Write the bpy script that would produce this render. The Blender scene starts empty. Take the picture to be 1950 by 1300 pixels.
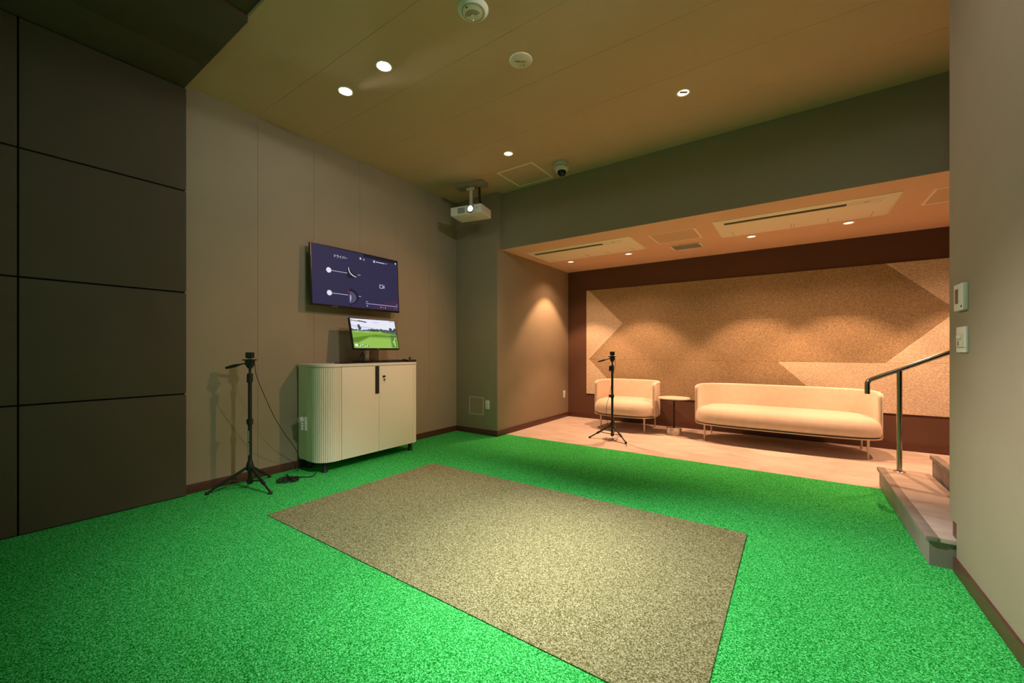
import bpy, bmesh, math, random
from mathutils import Vector, Matrix
random.seed(7)
PI = math.pi
S = bpy.context.scene
C = S.collection

# ------------------------------------------------------------------ camera
cam_d = bpy.data.cameras.new('camera')
cam_d.sensor_width = 36.0
cam_d.sensor_fit = 'HORIZONTAL'
cam_d.lens = 770.0 / 1950.0 * 36.0
cam_d.shift_y = 17.0 / 1950.0
cam_d.clip_start = 0.02
cam = bpy.data.objects.new('camera', cam_d)
C.objects.link(cam)
cam.location = (0, 0, 1.3)
cam.rotation_euler = (PI / 2, 0, math.atan(537.0 / 770.0))
S.camera = cam

# ------------------------------------------------------------------ view, world
S.view_settings.view_transform = 'Standard'
S.view_settings.look = 'None'
S.view_settings.exposure = 0.0
S.view_settings.gamma = 1.0
S.view_settings.use_curve_mapping = False
W = bpy.data.worlds.new('world')
S.world = W
W.use_nodes = True
W.node_tree.nodes['Background'].inputs[0].default_value = (0.01, 0.012, 0.008, 1)
W.node_tree.nodes['Background'].inputs[1].default_value = 0.15

# light levels (watts)
SPOT_W = 570.0        # white adjustable spots, visible pair
SPOT2_W = 500.0       # added unseen pair above the frame, standing in for implied light
WIDE_W = 6.0          # faint all-round glow of the white lamps
WALL_FILL_W = 72.0        # added fill beams at the same lamps, aimed at the side walls
WARM_W = 198.0        # alcove downlights
WARM_MAIN_W = 34.0
WARM_TILT_W = 225.0     # the tilted warm lamp aimed at the cabinet wall    # warm downlights of the main ceiling
SCREEN_E = 0.60        # projected picture on the screen behind the camera
WARM_SPILL_W = 30.0    # wide warm spill of the downlights
WHITE = (1.0, 0.96, 0.90)
WARM = (1.0, 0.545, 0.30)


def add_light(name, kind, loc, aim, power, color, angle=None, blend=0.3, radius=0.03, parent=None):
    d = bpy.data.lights.new(name, kind)
    d.energy = power
    d.color = color
    d.shadow_soft_size = radius
    if kind == 'SPOT':
        d.spot_size = math.radians(angle)
        d.spot_blend = blend
    o = bpy.data.objects.new(name, d)
    C.objects.link(o)
    v = Vector(aim) - Vector(loc)
    q = v.to_track_quat('-Z', 'Y')
    if parent is not None:
        o.parent = parent
        o.location = Vector(loc) - Vector(parent.location)
    else:
        o.location = loc
    o.rotation_euler = q.to_euler()
    return o


# ------------------------------------------------------------------ materials
def newmat(name):
    m = bpy.data.materials.new(name)
    m.use_nodes = True
    nt = m.node_tree
    return m, nt, nt.nodes['Principled BSDF']


def mat(name, col, rough=0.6, metal=0.0, var=0.0, scale=20.0, bump=0.0, bscale=200.0, coord='Object', stretch=None, sheen=0.0):
    m, nt, b = newmat(name)
    b.inputs['Base Color'].default_value = (*col, 1)
    b.inputs['Roughness'].default_value = rough
    b.inputs['Metallic'].default_value = metal
    if sheen:
        b.inputs['Sheen Weight'].default_value = sheen
    tc = nt.nodes.new('ShaderNodeTexCoord')
    src = tc.outputs[coord]
    if stretch:
        mp = nt.nodes.new('ShaderNodeMapping')
        mp.inputs['Scale'].default_value = stretch
        nt.links.new(src, mp.inputs[0])
        src = mp.outputs[0]
    if var:
        n = nt.nodes.new('ShaderNodeTexNoise')
        n.inputs['Scale'].default_value = scale
        n.inputs['Detail'].default_value = 4
        nt.links.new(src, n.inputs['Vector'])
        r = nt.nodes.new('ShaderNodeValToRGB')
        r.color_ramp.elements[0].position = 0.3
        r.color_ramp.elements[1].position = 0.7
        r.color_ramp.elements[0].color = (*[max(0, c * (1 - var)) for c in col], 1)
        r.color_ramp.elements[1].color = (*[min(1, c * (1 + var)) for c in col], 1)
        nt.links.new(n.outputs['Fac'], r.inputs[0])
        nt.links.new(r.outputs[0], b.inputs['Base Color'])
    if bump:
        n2 = nt.nodes.new('ShaderNodeTexNoise')
        n2.inputs['Scale'].default_value = bscale
        n2.inputs['Detail'].default_value = 3
        nt.links.new(src, n2.inputs['Vector'])
        bp = nt.nodes.new('ShaderNodeBump')
        bp.inputs['Strength'].default_value = bump
        bp.inputs['Distance'].default_value = 0.002
        nt.links.new(n2.outputs['Fac'], bp.inputs['Height'])
        nt.links.new(bp.outputs[0], b.inputs['Normal'])
    return m


def emat(name, col, strength=1.0):
    m, nt, b = newmat(name)
    b.inputs['Base Color'].default_value = (0.01, 0.01, 0.01, 1)
    b.inputs['Emission Color'].default_value = (*col, 1)
    b.inputs['Emission Strength'].default_value = strength
    b.inputs['Specular IOR Level'].default_value = 0.05
    b.inputs['Roughness'].default_value = 0.4
    return m


def turf_mat(name, c0, c1, c2, scale):
    m, nt, b = newmat(name)
    tc = nt.nodes.new('ShaderNodeTexCoord')
    v = nt.nodes.new('ShaderNodeTexVoronoi')
    v.inputs['Scale'].default_value = scale
    nt.links.new(tc.outputs['Object'], v.inputs['Vector'])
    sp = nt.nodes.new('ShaderNodeSeparateColor')
    nt.links.new(v.outputs['Color'], sp.inputs[0])
    n = nt.nodes.new('ShaderNodeTexNoise')
    n.inputs['Scale'].default_value = scale * 0.45
    n.inputs['Detail'].default_value = 3
    nt.links.new(tc.outputs['Object'], n.inputs['Vector'])
    mx = nt.nodes.new('ShaderNodeMath')
    mx.operation = 'MULTIPLY_ADD'
    mx.inputs[1].default_value = 0.80
    nt.links.new(sp.outputs[0], mx.inputs[0])
    m2 = nt.nodes.new('ShaderNodeMath')
    m2.operation = 'MULTIPLY_ADD'
    m2.inputs[1].default_value = 0.8
    m2.inputs[2].default_value = -0.30
    nt.links.new(n.outputs['Fac'], m2.inputs[0])
    nt.links.new(m2.outputs[0], mx.inputs[2])
    r = nt.nodes.new('ShaderNodeValToRGB')
    e = r.color_ramp.elements
    e[0].position = 0.05
    e[0].color = (*c0, 1)
    e[1].position = 0.50
    e[1].color = (*c1, 1)
    k = e.new(0.95)
    k.color = (*c2, 1)
    nt.links.new(mx.outputs[0], r.inputs[0])
    nt.links.new(r.outputs[0], b.inputs['Base Color'])
    b.inputs['Roughness'].default_value = 0.85
    b.inputs['Specular IOR Level'].default_value = 0.0
    return m


def stone_mat(name, c0, c1, c2, tile=0.0):
    m, nt, b = newmat(name)
    tc = nt.nodes.new('ShaderNodeTexCoord')
    mp = nt.nodes.new('ShaderNodeMapping')
    mp.inputs['Scale'].default_value = (1.0, 2.0, 1.0)
    nt.links.new(tc.outputs['Object'], mp.inputs[0])
    n = nt.nodes.new('ShaderNodeTexNoise')
    n.inputs['Scale'].default_value = 2.6
    n.inputs['Detail'].default_value = 9
    n.inputs['Roughness'].default_value = 0.62
    n.inputs['Distortion'].default_value = 0.7
    nt.links.new(mp.outputs[0], n.inputs['Vector'])
    r = nt.nodes.new('ShaderNodeValToRGB')
    e = r.color_ramp.elements
    e[0].position = 0.32
    e[0].color = (*c0, 1)
    e[1].position = 0.5
    e[1].color = (*c1, 1)
    k = e.new(0.68)
    k.color = (*c2, 1)
    nt.links.new(n.outputs['Fac'], r.inputs[0])
    last = r.outputs[0]
    if tile:
        br = nt.nodes.new('ShaderNodeTexBrick')
        br.inputs['Scale'].default_value = 1.0
        br.inputs['Brick Width'].default_value = tile
        br.inputs['Row Height'].default_value = tile
        br.inputs['Mortar Size'].default_value = 0.0015
        br.offset = 0.0
        nt.links.new(tc.outputs['Object'], br.inputs['Vector'])
        br.inputs['Color1'].default_value = (1, 1, 1, 1)
        br.inputs['Color2'].default_value = (0.93, 0.93, 0.93, 1)
        br.inputs['Mortar'].default_value = (0.72, 0.7, 0.68, 1)
        mx = nt.nodes.new('ShaderNodeMixRGB')
        mx.blend_type = 'MULTIPLY'
        mx.inputs[0].default_value = 1.0
        nt.links.new(last, mx.inputs[1])
        nt.links.new(br.outputs['Color'], mx.inputs[2])
        last = mx.outputs[0]
    nt.links.new(last, b.inputs['Base Color'])
    b.inputs['Roughness'].default_value = 0.55
    return m


def weave_mat(name, c0, c1):
    m, nt, b = newmat(name)
    tc = nt.nodes.new('ShaderNodeTexCoord')
    mp = nt.nodes.new('ShaderNodeMapping')
    mp.inputs['Scale'].default_value = (58, 58, 150)
    nt.links.new(tc.outputs['Object'], mp.inputs[0])
    n = nt.nodes.new('ShaderNodeTexNoise')
    n.inputs['Scale'].default_value = 1.0
    n.inputs['Detail'].default_value = 3
    n.inputs['Roughness'].default_value = 0.7
    nt.links.new(mp.outputs[0], n.inputs['Vector'])
    r = nt.nodes.new('ShaderNodeValToRGB')
    r.color_ramp.elements[0].position = 0.36
    r.color_ramp.elements[0].color = (*c0, 1)
    r.color_ramp.elements[1].position = 0.62
    r.color_ramp.elements[1].color = (*c1, 1)
    nt.links.new(n.outputs['Fac'], r.inputs[0])
    nt.links.new(r.outputs[0], b.inputs['Base Color'])
    b.inputs['Roughness'].default_value = 0.95
    b.inputs['Specular IOR Level'].default_value = 0.1
    bp = nt.nodes.new('ShaderNodeBump')
    bp.inputs['Strength'].default_value = 0.5
    bp.inputs['Distance'].default_value = 0.004
    nt.links.new(n.outputs['Fac'], bp.inputs['Height'])
    nt.links.new(bp.outputs[0], b.inputs['Normal'])
    return m


M = dict(
    wall=mat('wallpaper', (0.30, 0.245, 0.166), 0.85, var=0.03, scale=3, bump=0.25, bscale=260),
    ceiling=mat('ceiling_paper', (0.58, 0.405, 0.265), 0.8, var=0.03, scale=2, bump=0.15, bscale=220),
    alcove_ceiling=mat('ceiling_paper_lit', (0.68, 0.45, 0.30), 0.8, var=0.02, scale=2, bump=0.15, bscale=220),  # same paper as the main ceiling, bounce light put into a brighter colour
    dark_pad=mat('dark_padding', (0.070, 0.057, 0.034), 0.9, var=0.05, scale=4, bump=0.3, bscale=420),
    gap=mat('shadow_gap', (0.01, 0.009, 0.006), 0.95),
    brown=mat('dark_brown_wallpaper', (0.105, 0.045, 0.026), 0.8, var=0.04, scale=3, bump=0.2, bscale=300),
    base=mat('brown_baseboard', (0.085, 0.030, 0.018), 0.45, var=0.2, scale=8, stretch=(1, 1, 12)),
    turf=turf_mat('green_turf', (0.002, 0.10, 0.003), (0.022, 0.365, 0.052), (0.16, 0.86, 0.27), 250),
    mat=turf_mat('olive_turf', (0.065, 0.056, 0.018), (0.20, 0.190, 0.086), (0.47, 0.47, 0.28), 250),
    tile=stone_mat('stone_tile', (0.53, 0.42, 0.365), (0.62, 0.505, 0.445), (0.68, 0.58, 0.525)),
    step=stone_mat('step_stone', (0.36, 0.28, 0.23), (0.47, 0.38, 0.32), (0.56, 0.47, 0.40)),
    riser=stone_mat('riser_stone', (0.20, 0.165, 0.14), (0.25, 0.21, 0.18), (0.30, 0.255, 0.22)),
    felt_dark=weave_mat('brown_felt', (0.22, 0.150, 0.085), (0.50, 0.365, 0.225)),
    felt_light=weave_mat('beige_felt', (0.44, 0.335, 0.24), (0.83, 0.68, 0.53)),
    cab=mat('cream_laminate', (0.84, 0.77, 0.64), 0.5),
    cab_top=mat('pale_laminate', (0.80, 0.75, 0.66), 0.45),
    black=mat('black_plastic', (0.012, 0.012, 0.012), 0.45),
    black_gloss=mat('glossy_black', (0.008, 0.008, 0.009), 0.18),
    dark_metal=mat('dark_metal', (0.02, 0.02, 0.02), 0.35, 0.6),
    grey_metal=mat('grey_metal', (0.25, 0.26, 0.25), 0.35, 0.9),
    steel=mat('brushed_steel', (0.42, 0.38, 0.33), 0.24, 1.0),
    white=mat('white_plastic', (0.72, 0.70, 0.62), 0.5),
    ivory=mat('ivory_plastic', (0.66, 0.58, 0.44), 0.55),
    frame=mat('pale_frame', (0.88, 0.78, 0.62), 0.5),
    ac=mat('ac_panel_plastic', (0.86, 0.78, 0.62), 0.5),
    sofa=mat('cream_upholstery', (0.74, 0.595, 0.485), 0.9, var=0.04, scale=14, bump=0.3, bscale=500, sheen=0.3),
    piping=mat('cream_piping', (0.85, 0.76, 0.62), 0.4),
    legmetal=mat('cream_metal', (0.62, 0.50, 0.38), 0.4, 0.3),
    tabletop=mat('stone_tabletop', (0.70, 0.60, 0.50), 0.4, var=0.12, scale=14),
    marble=mat('rough_marble', (0.58, 0.49, 0.42), 0.6, var=0.35, scale=24),
    lens=mat('dark_lens', (0.005, 0.005, 0.006), 0.08),
    slot=mat('dark_slot', (0.03, 0.035, 0.02), 0.7),
    lamp_white=emat('white_lamp', (1.0, 0.98, 0.97), 50.0),
    lamp_warm=emat('warm_lamp', (1.0, 0.74, 0.52), 2.4),
    reflector=mat('lamp_reflector', (0.8, 0.72, 0.62), 0.15, 1.0),
    proj_lens=emat('projector_beam', (0.72, 1.0, 0.86), 14.0),
    scr_navy=emat('screen_navy', (0.026, 0.024, 0.066), 1.0),
    scr_plum=emat('screen_plum', (0.047, 0.024, 0.060), 1.0),
    scr_white=emat('screen_white', (0.75, 0.75, 0.85), 1.0),
    scr_lilac=emat('screen_lilac', (0.36, 0.33, 0.55), 1.0),
    scr_dark=emat('screen_dark', (0.008, 0.008, 0.022), 1.0),
    scr_mid=emat('screen_mid', (0.075, 0.070, 0.13), 1.0),
    scr_red=emat('screen_red', (0.25, 0.02, 0.05), 1.0),
    scr_sky=emat('screen_sky', (0.62, 0.66, 0.86), 1.0),
    scr_cloud=emat('screen_cloud', (0.80, 0.80, 0.92), 1.0),
    scr_tree=emat('screen_tree', (0.045, 0.075, 0.065), 1.0),
    scr_tree2=emat('screen_tree_light', (0.10, 0.15, 0.11), 1.0),
    scr_grass=emat('screen_grass', (0.21, 0.40, 0.045), 1.0),
    scr_grass_dark=emat('screen_grass_dark', (0.10, 0.235, 0.025), 1.0),
    scr_grass_light=emat('screen_grass_light', (0.30, 0.52, 0.09), 1.0),
    print_grey=mat('grey_print', (0.30, 0.30, 0.30), 0.6),
    ink=mat('dark_print', (0.05, 0.06, 0.03), 0.7),
    cable=mat('black_cable', (0.010, 0.009, 0.008), 0.5),
)


def screen_material():
    m, nt, b = newmat('projected_picture')
    tc = nt.nodes.new('ShaderNodeTexCoord')
    sp = nt.nodes.new('ShaderNodeSeparateXYZ')
    nt.links.new(tc.outputs['Generated'], sp.inputs[0])
    r = nt.nodes.new('ShaderNodeValToRGB')
    e = r.color_ramp.elements
    e[0].position = 0.0
    e[0].color = (0.10, 0.42, 0.10, 1)
    e[1].position = 0.45
    e[1].color = (0.20, 0.60, 0.20, 1)
    k = e.new(0.55)
    k.color = (0.30, 0.62, 0.42, 1)
    nt.links.new(sp.outputs['Z'], r.inputs[0])
    b.inputs['Base Color'].default_value = (0.6, 0.6, 0.6, 1)
    nt.links.new(r.outputs[0], b.inputs['Emission Color'])
    b.inputs['Emission Strength'].default_value = SCREEN_E
    return m


M['picture'] = screen_material()


# ------------------------------------------------------------------ mesh builder
class MB:
    def __init__(self):
        self.v = []
        self.f = []
        self.mi = []
        self.mats = []
        self.cur = 0

    def use(self, m):
        if m not in self.mats:
            self.mats.append(m)
        self.cur = self.mats.index(m)
        return self

    def add(self, vs, fs):
        o = len(self.v)
        self.v += [tuple(p) for p in vs]
        for f in fs:
            self.f.append([i + o for i in f])
            self.mi.append(self.cur)
        return self

    def box(self, x0, x1, y0, y1, z0, z1, M4=None):
        vs = [Vector((x, y, z)) for z in (z0, z1) for y in (y0, y1) for x in (x0, x1)]
        if M4:
            vs = [M4 @ p for p in vs]
        fs = [(0, 2, 3, 1), (4, 5, 7, 6), (0, 1, 5, 4), (2, 6, 7, 3), (0, 4, 6, 2), (1, 3, 7, 5)]
        return self.add(vs, fs)

    def prism(self, pts, z0, z1, M4=None):
        """pts: counter-clockwise xy outline"""
        n = len(pts)
        vs = [Vector((p[0], p[1], z0)) for p in pts] + [Vector((p[0], p[1], z1)) for p in pts]
        if M4:
            vs = [M4 @ p for p in vs]
        fs = [tuple(reversed(range(n))), tuple(range(n, 2 * n))]
        for i in range(n):
            j = (i + 1) % n
            fs.append((i, j, n + j, n + i))
        return self.add(vs, fs)

    def lathe(self, prof, seg=32, M4=None, a0=0.0, a1=2 * PI, caps=True):
        """prof: (r,z) list from bottom to top; closed caps where r==0"""
        full = abs(a1 - a0 - 2 * PI) < 1e-6
        n = seg if full else seg + 1
        vs = []
        for r, z in prof:
            for k in range(n):
                a = a0 + (a1 - a0) * k / seg
                vs.append(Vector((r * math.cos(a), r * math.sin(a), z)))
        if M4:
            vs = [M4 @ p for p in vs]
        fs = []
        for i in range(len(prof) - 1):
            for k in range(seg):
                k2 = (k + 1) % n
                fs.append((i * n + k, i * n + k2, (i + 1) * n + k2, (i + 1) * n + k))
        if caps and prof[0][0] > 1e-9:
            fs.append(tuple(reversed(range(n))))
        if caps and prof[-1][0] > 1e-9:
            fs.append(tuple(range((len(prof) - 1) * n, len(prof) * n)))
        return self.add(vs, fs)

    def cyl(self, p0, p1, r0, r1=None, seg=16):
        p0, p1 = Vector(p0), Vector(p1)
        r1 = r0 if r1 is None else r1
        d = p1 - p0
        q = d.to_track_quat('Z', 'Y').to_matrix().to_4x4()
        T = Matrix.Translation(p0) @ q
        return self.lathe([(r0, 0), (r1, d.length)], seg, T)

    def tube(self, pts, r, seg=8, caps=True):
        pts = [Vector(p) for p in pts]
        n = len(pts)
        rs = r if isinstance(r, (list, tuple)) else [r] * n
        vs, fs = [], []
        t0 = (pts[1] - pts[0]).normalized()
        u = t0.orthogonal().normalized()
        for i, p in enumerate(pts):
            t = (pts[min(i + 1, n - 1)] - pts[max(i - 1, 0)]).normalized()
            u = (u - t * u.dot(t)).normalized()
            w = t.cross(u)
            for k in range(seg):
                a = 2 * PI * k / seg
                vs.append(p + (u * math.cos(a) + w * math.sin(a)) * rs[i])
        for i in range(n - 1):
            for k in range(seg):
                k2 = (k + 1) % seg
                fs.append((i * seg + k, i * seg + k2, (i + 1) * seg + k2, (i + 1) * seg + k))
        if caps:
            fs.append(tuple(reversed(range(seg))))
            fs.append(tuple(range((n - 1) * seg, n * seg)))
        return self.add(vs, fs)

    def build(self, name, m=None, parent=None, smooth=False, bevel=0.0, bseg=2, loc=None, rot=None, angle=35):
        me = bpy.data.meshes.new(name)
        me.from_pydata(self.v, [], self.f)
        if m is not None:
            me.materials.append(m)
        else:
            for k in self.mats:
                me.materials.append(k)
            me.polygons.foreach_set('material_index', self.mi)
        bm = bmesh.new()
        bm.from_mesh(me)
        bmesh.ops.recalc_face_normals(bm, faces=bm.faces)
        if bevel:
            bmesh.ops.remove_doubles(bm, verts=bm.verts, dist=1e-6)
            es = [e for e in bm.edges if len(e.link_faces) == 2 and e.calc_face_angle(0) > math.radians(40)]
            bmesh.ops.bevel(bm, geom=es, offset=bevel, segments=bseg, affect='EDGES', profile=0.6, clamp_overlap=True)
        bm.to_mesh(me)
        bm.free()
        if smooth or bevel:
            me.polygons.foreach_set('use_smooth', [True] * len(me.polygons))
            me.update()
            me.set_sharp_from_angle(angle=math.radians(angle))
        o = bpy.data.objects.new(name, me)
        C.objects.link(o)
        if parent is not None:
            o.parent = parent
        if loc is not None:
            o.location = loc
        if rot is not None:
            o.rotation_euler = rot
        return o


def tag(o, label, cat, group=None, kind=None):
    o['label'] = label
    if cat:
        o['category'] = cat
    if group:
        o['group'] = group
    if kind:
        o['kind'] = kind
    return o


def thing(name, label, cat, loc, rz=0.0, group=None):
    o = bpy.data.objects.new(name, None)
    o.empty_display_size = 0.1
    C.objects.link(o)
    o.location = loc
    o.rotation_euler = (0, 0, rz)
    return tag(o, label, cat, group)


def struct(o, label=None):
    o['kind'] = 'structure'
    if label:
        o['label'] = label
    return o


def dup(root, loc, label, rz=None, group=None):
    r = root.copy()
    C.objects.link(r)
    r.location = loc
    if rz is not None:
        r.rotation_euler = (0, 0, rz)
    r['label'] = label
    if group:
        r['group'] = group
    for ch in list(root.children):
        c = ch.copy()
        C.objects.link(c)
        c.parent = r
        for g in list(ch.children):
            d = g.copy()
            C.objects.link(d)
            d.parent = c
    return r


def smooth_path(pts, n=8):
    """Catmull-Rom through pts"""
    P = [Vector(p) for p in pts]
    P = [P[0] * 2 - P[1]] + P + [P[-1] * 2 - P[-2]]
    out = []
    for i in range(1, len(P) - 2):
        for k in range(n):
            t = k / n
            a, b, c, d = P[i - 1], P[i], P[i + 1], P[i + 2]
            out.append(0.5 * ((2 * b) + (-a + c) * t + (2 * a - 5 * b + 4 * c - d) * t * t + (-a + 3 * b - 3 * c + d) * t ** 3))
    out.append(P[-2])
    return out


# ------------------------------------------------------------------ room dimensions
XL = -4.50      # left wall face
XPAD = -4.448   # padded wall face
YPAD = 1.298
ZC = 3.69       # main ceiling
ZA = 2.838      # alcove ceiling
YP = 4.875      # pillar face
YB = 4.98       # beam face
XA = -3.672     # alcove left wall
YW = 7.215      # back wall
XR = 0.782      # right wall face
XE = 3.3        # far right end (stairs side)
YF = -2.3       # front end with the screen
YT = 5.10       # turf / tile edge

# floors
struct(MB().box(XL - 0.1, XE, YF - 0.2, YT, -0.1, 0.0).build('floor', M['turf']), 'green artificial turf floor')
struct(MB().box(XA - 0.1, XE, YT, YW + 0.1, -0.1, 0.001).build('floor', M['tile']), 'pinkish stone tile floor of the lounge alcove')

# ceilings: boards with hairline joints
mb = MB()
ys = [1.29, 1.90, 2.48, 3.07, 3.70, 4.30, YB + 0.02]
for a, b in zip(ys[:-1], ys[1:]):
    mb.box(XL - 0.1, XE, a + 0.0012, b - 0.0012, ZC, ZC + 0.03)
mb.box(XL - 0.1, XE, 1.291, YB + 0.1, ZC + 0.004, ZC + 0.1)
struct(mb.build('ceiling', M['ceiling']), 'painted main ceiling with hairline joints')
mb = MB()
mb.box(XL - 0.1, -3.98, YF - 0.2, 1.288, 3.64, 3.8)
mb.box(-3.978, -3.195, YF - 0.2, 1.288, 3.64, 3.8)
struct(mb.build('ceiling', M['dark_pad'], bevel=0.002), 'dark lowered ceiling strip beside the padded wall')
struct(MB().box(-3.195, XE, YF - 0.2, 1.285, ZC + 0.004, 3.8).build('ceiling', M['dark_pad']), 'dark ceiling above the hitting area')
struct(MB().box(-3.19, XE, 1.282, 1.296, ZC - 0.005, ZC + 0.02).build('trim_1', M['wall']), 'pale edge strip between dark and light ceiling')
struct(MB().box(XA - 0.1, XE, YB + 0.001, YW, ZA, ZA + 0.1).build('ceiling', M['alcove_ceiling']), 'low ceiling of the lounge alcove')

# left wall: boards
mb = MB()
ys = [YF, -0.5, 0.1, 0.7, 1.29, 1.905, 2.495, 3.09, 3.68, 4.28, YP]
for a, b in zip(ys[:-1], ys[1:]):
    mb.box(XL - 0.03, XL, a + 0.0012, b - 0.0012, 0, ZC)
mb.box(XL - 0.15, XL - 0.004, YF - 0.2, YP + 0.3, 0, ZC)
struct(mb.build('wall_left', M['wall']), 'beige board wall behind the television')
struct(MB().box(XL - 0.1, XA, YP, YW + 0.1, 0, ZC + 0.05).build('wall_left', M['wall'], bevel=0.002), 'projecting wall block between main room and alcove')
struct(MB().box(XA - 0.05, XE, YB, YB + 0.2, ZA + 0.1, ZC + 0.05).box(XA, XE, YB, YB + 0.001, ZA, ZA + 0.1).build('trim_2', M['wall']), 'deep ceiling beam above the alcove opening')
struct(MB().box(XA - 0.1, XE, YW, YW + 0.15, 0, ZA).build('wall_back', M['brown']), 'dark brown back wall of the alcove')
# right partition with the notch over the step
prof = [(YF, 0), (3.44, 0), (3.44, 0.28), (3.57, 0.28), (3.57, ZC), (YF, ZC)]
T = Matrix(((0, 0, 1, XR), (1, 0, 0, 0), (0, 1, 0, 0), (0, 0, 0, 1)))
struct(MB().prism(prof, 0.0, 0.13, T).build('wall_right', M['wall'], bevel=0.003), 'beige partition wall at the right edge')
struct(MB().box(XE, XE + 0.1, YF, YW, 0, ZC).build('wall_stairs', M['wall']), 'end wall beyond the stairs')
struct(MB().box(XL - 0.1, XE, YF - 0.2, YF - 0.1, 0, ZC).build('wall_front', M['gap']), 'black wall behind the projection screen')

# baseboards
BH = 0.085
struct(MB().box(XL, XL + 0.014, YPAD, YP, 0, BH).build('baseboard_left', M['base'], bevel=0.003))
struct(MB().box(XL + 0.014, XA + 0.014, YP - 0.014, YP, 0, BH).build('baseboard_pillar', M['base'], bevel=0.003))
struct(MB().box(XA, XA + 0.014, YP, YW, 0, BH).build('baseboard_alcove', M['base'], bevel=0.003))
struct(MB().box(XA + 0.014, XE, YW - 0.014, YW, 0, BH).build('baseboard_back', M['base'], bevel=0.003))
struct(MB().box(XR - 0.014, XR, YF, 3.44, 0, BH).build('baseboard_right', M['base'], bevel=0.003))
struct(MB().box(XR + 0.006, XR + 0.03, 3.44, 3.535, 0.181, 0.272).build('baseboard_step', M['base'], bevel=0.003))

# ------------------------------------------------------------------ padded wall
rows = [0.0, 0.912, 1.815, 2.720, 3.638]
cols = [(-2.25, -1.57), (-1.57, -0.615), (-0.615, 0.343), (0.343, YPAD)]
rown = ['bottom', 'second lowest', 'third lowest', 'top']
coln = ['out of view', 'far left', 'cut by the left picture edge', 'full width beside the beige wall']
struct(MB().box(XL, XPAD - 0.03, YF, YPAD - 0.004, 0, 3.64).build('trim_3', M['gap']), 'black backing of the padded wall')
for ci, (a, b) in enumerate(cols):
    if ci < 2:
        continue
    for ri in range(4):
        z0, z1 = rows[ri], rows[ri + 1]
        o = MB().box(XPAD - 0.045, XPAD, a + 0.004, b - 0.004 if ci < 3 else b, z0 + 0.006, z1 - 0.005).build(
            'padded_wall_panel', M['dark_pad'], bevel=0.008, bseg=3)
        tag(o, 'dark olive brown padded wall panel, %s row, %s' % (rown[ri], coln[ci]), 'wall panel', 'padded panels on the dark left wall')
mbx = MB()
for a, b in cols[:2]:
    for ri in range(4):
        mbx.box(XPAD - 0.045, XPAD, a + 0.004, b - 0.004, rows[ri] + 0.006, rows[ri + 1] - 0.005)
struct(mbx.build('trim_4', M['dark_pad'], bevel=0.008), 'padding that continues out of view')

# projection screen behind the camera (it lights the room with its green picture)
t = thing('projection_screen', 'large projection screen showing a green golf course, behind the viewer', 'projection screen', (-1.9, YF + 0.02, 0))
MB().box(-2.3, 2.3, -0.01, 0.0, 0.25, 3.15).build('screen_fabric', M['picture'], t)
fm = MB()
fm.box(-2.4, -2.3, -0.04, 0.02, 0, 3.25)
fm.box(2.3, 2.4, -0.04, 0.02, 0, 3.25)
fm.box(-2.3, 2.3, -0.04, 0.02, 3.15, 3.25)
fm.box(-2.3, 2.3, -0.04, 0.02, 0.0, 0.25)
fm.build('screen_frame', M['black'], t, bevel=0.005)

# ------------------------------------------------------------------ turf mat
tag(MB().box(-3.41, -0.272, 1.51, 3.295, 0.0, 0.006).build('turf_mat', M['mat'], bevel=0.002),
    'large rectangular olive beige turf mat laid in the green turf', 'mat')

# ------------------------------------------------------------------ acoustic felt panels
YQ = YW - 0.012
zr = [0.472, 1.132, 1.79, 2.447]
xl0, xd = -3.279, -3.22


def felt(pts, m, label):
    T2 = Matrix(((1, 0, 0, 0), (0, 0, -1, YW - 0.0005), (0, 1, 0, 0), (0, 0, 0, 1)))
    o = MB().prism(pts, 0.0, 0.012, T2).build('acoustic_felt_panel', m, bevel=0.0035, bseg=1)
    tag(o, label, 'acoustic panel', 'felt panels on the alcove back wall')


g = 0.0002
d = 0.657
R = 2.6
felt([(xl0, zr[2] + g), (xd + d - g, zr[2] + g), (xd, zr[3]), (xl0, zr[3])], M['felt_light'], 'pale felt panel at the upper left corner of the panel wall')
felt([(xd + d, zr[2] + g), (0.99 + d, zr[2] + g), (0.99, zr[3]), (xd + g, zr[3])], M['felt_dark'], 'long brown felt panel of the top row')
felt([(0.99 + d, zr[2] + g), (R, zr[2] + g), (R, zr[3]), (0.99 + g * 2, zr[3])], M['felt_light'], 'pale felt panel at the upper right of the panel wall')
felt([(xl0, zr[1] + g), (xd, zr[1] + g), (xd + d - g, zr[2] - g), (xl0, zr[2] - g)], M['felt_light'], 'pale felt panel in the middle row at the left end')
felt([(xd + g, zr[1] + g), (0.99, zr[1] + g), (0.99 + d, zr[2] - g), (xd + d, zr[2] - g)], M['felt_dark'], 'long brown felt panel of the middle row')
felt([(0.99 + g * 2, zr[1] + g), (R, zr[1] + g), (R, zr[2] - g), (0.99 + d, zr[2] - g)], M['felt_light'], 'pale felt panel in the middle row behind the handrail')
felt([(xl0, zr[0]), (xd + d - g, zr[0]), (xd, zr[1] - g), (xl0, zr[1] - g)], M['felt_light'], 'pale felt panel of the bottom row left of the armchair')
felt([(xd + d, zr[0]), (-0.20 + d, zr[0]), (-0.20, zr[1] - g), (xd + g, zr[1] - g)], M['felt_dark'], 'brown felt panel of the bottom row above the side table')
felt([(-0.20 + d + g * 2, zr[0]), (R, zr[0]), (R, zr[1] - g), (-0.20 + g * 2, zr[1] - g)], M['felt_light'], 'pale felt panel of the bottom row above the sofa end and handrail')

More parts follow.
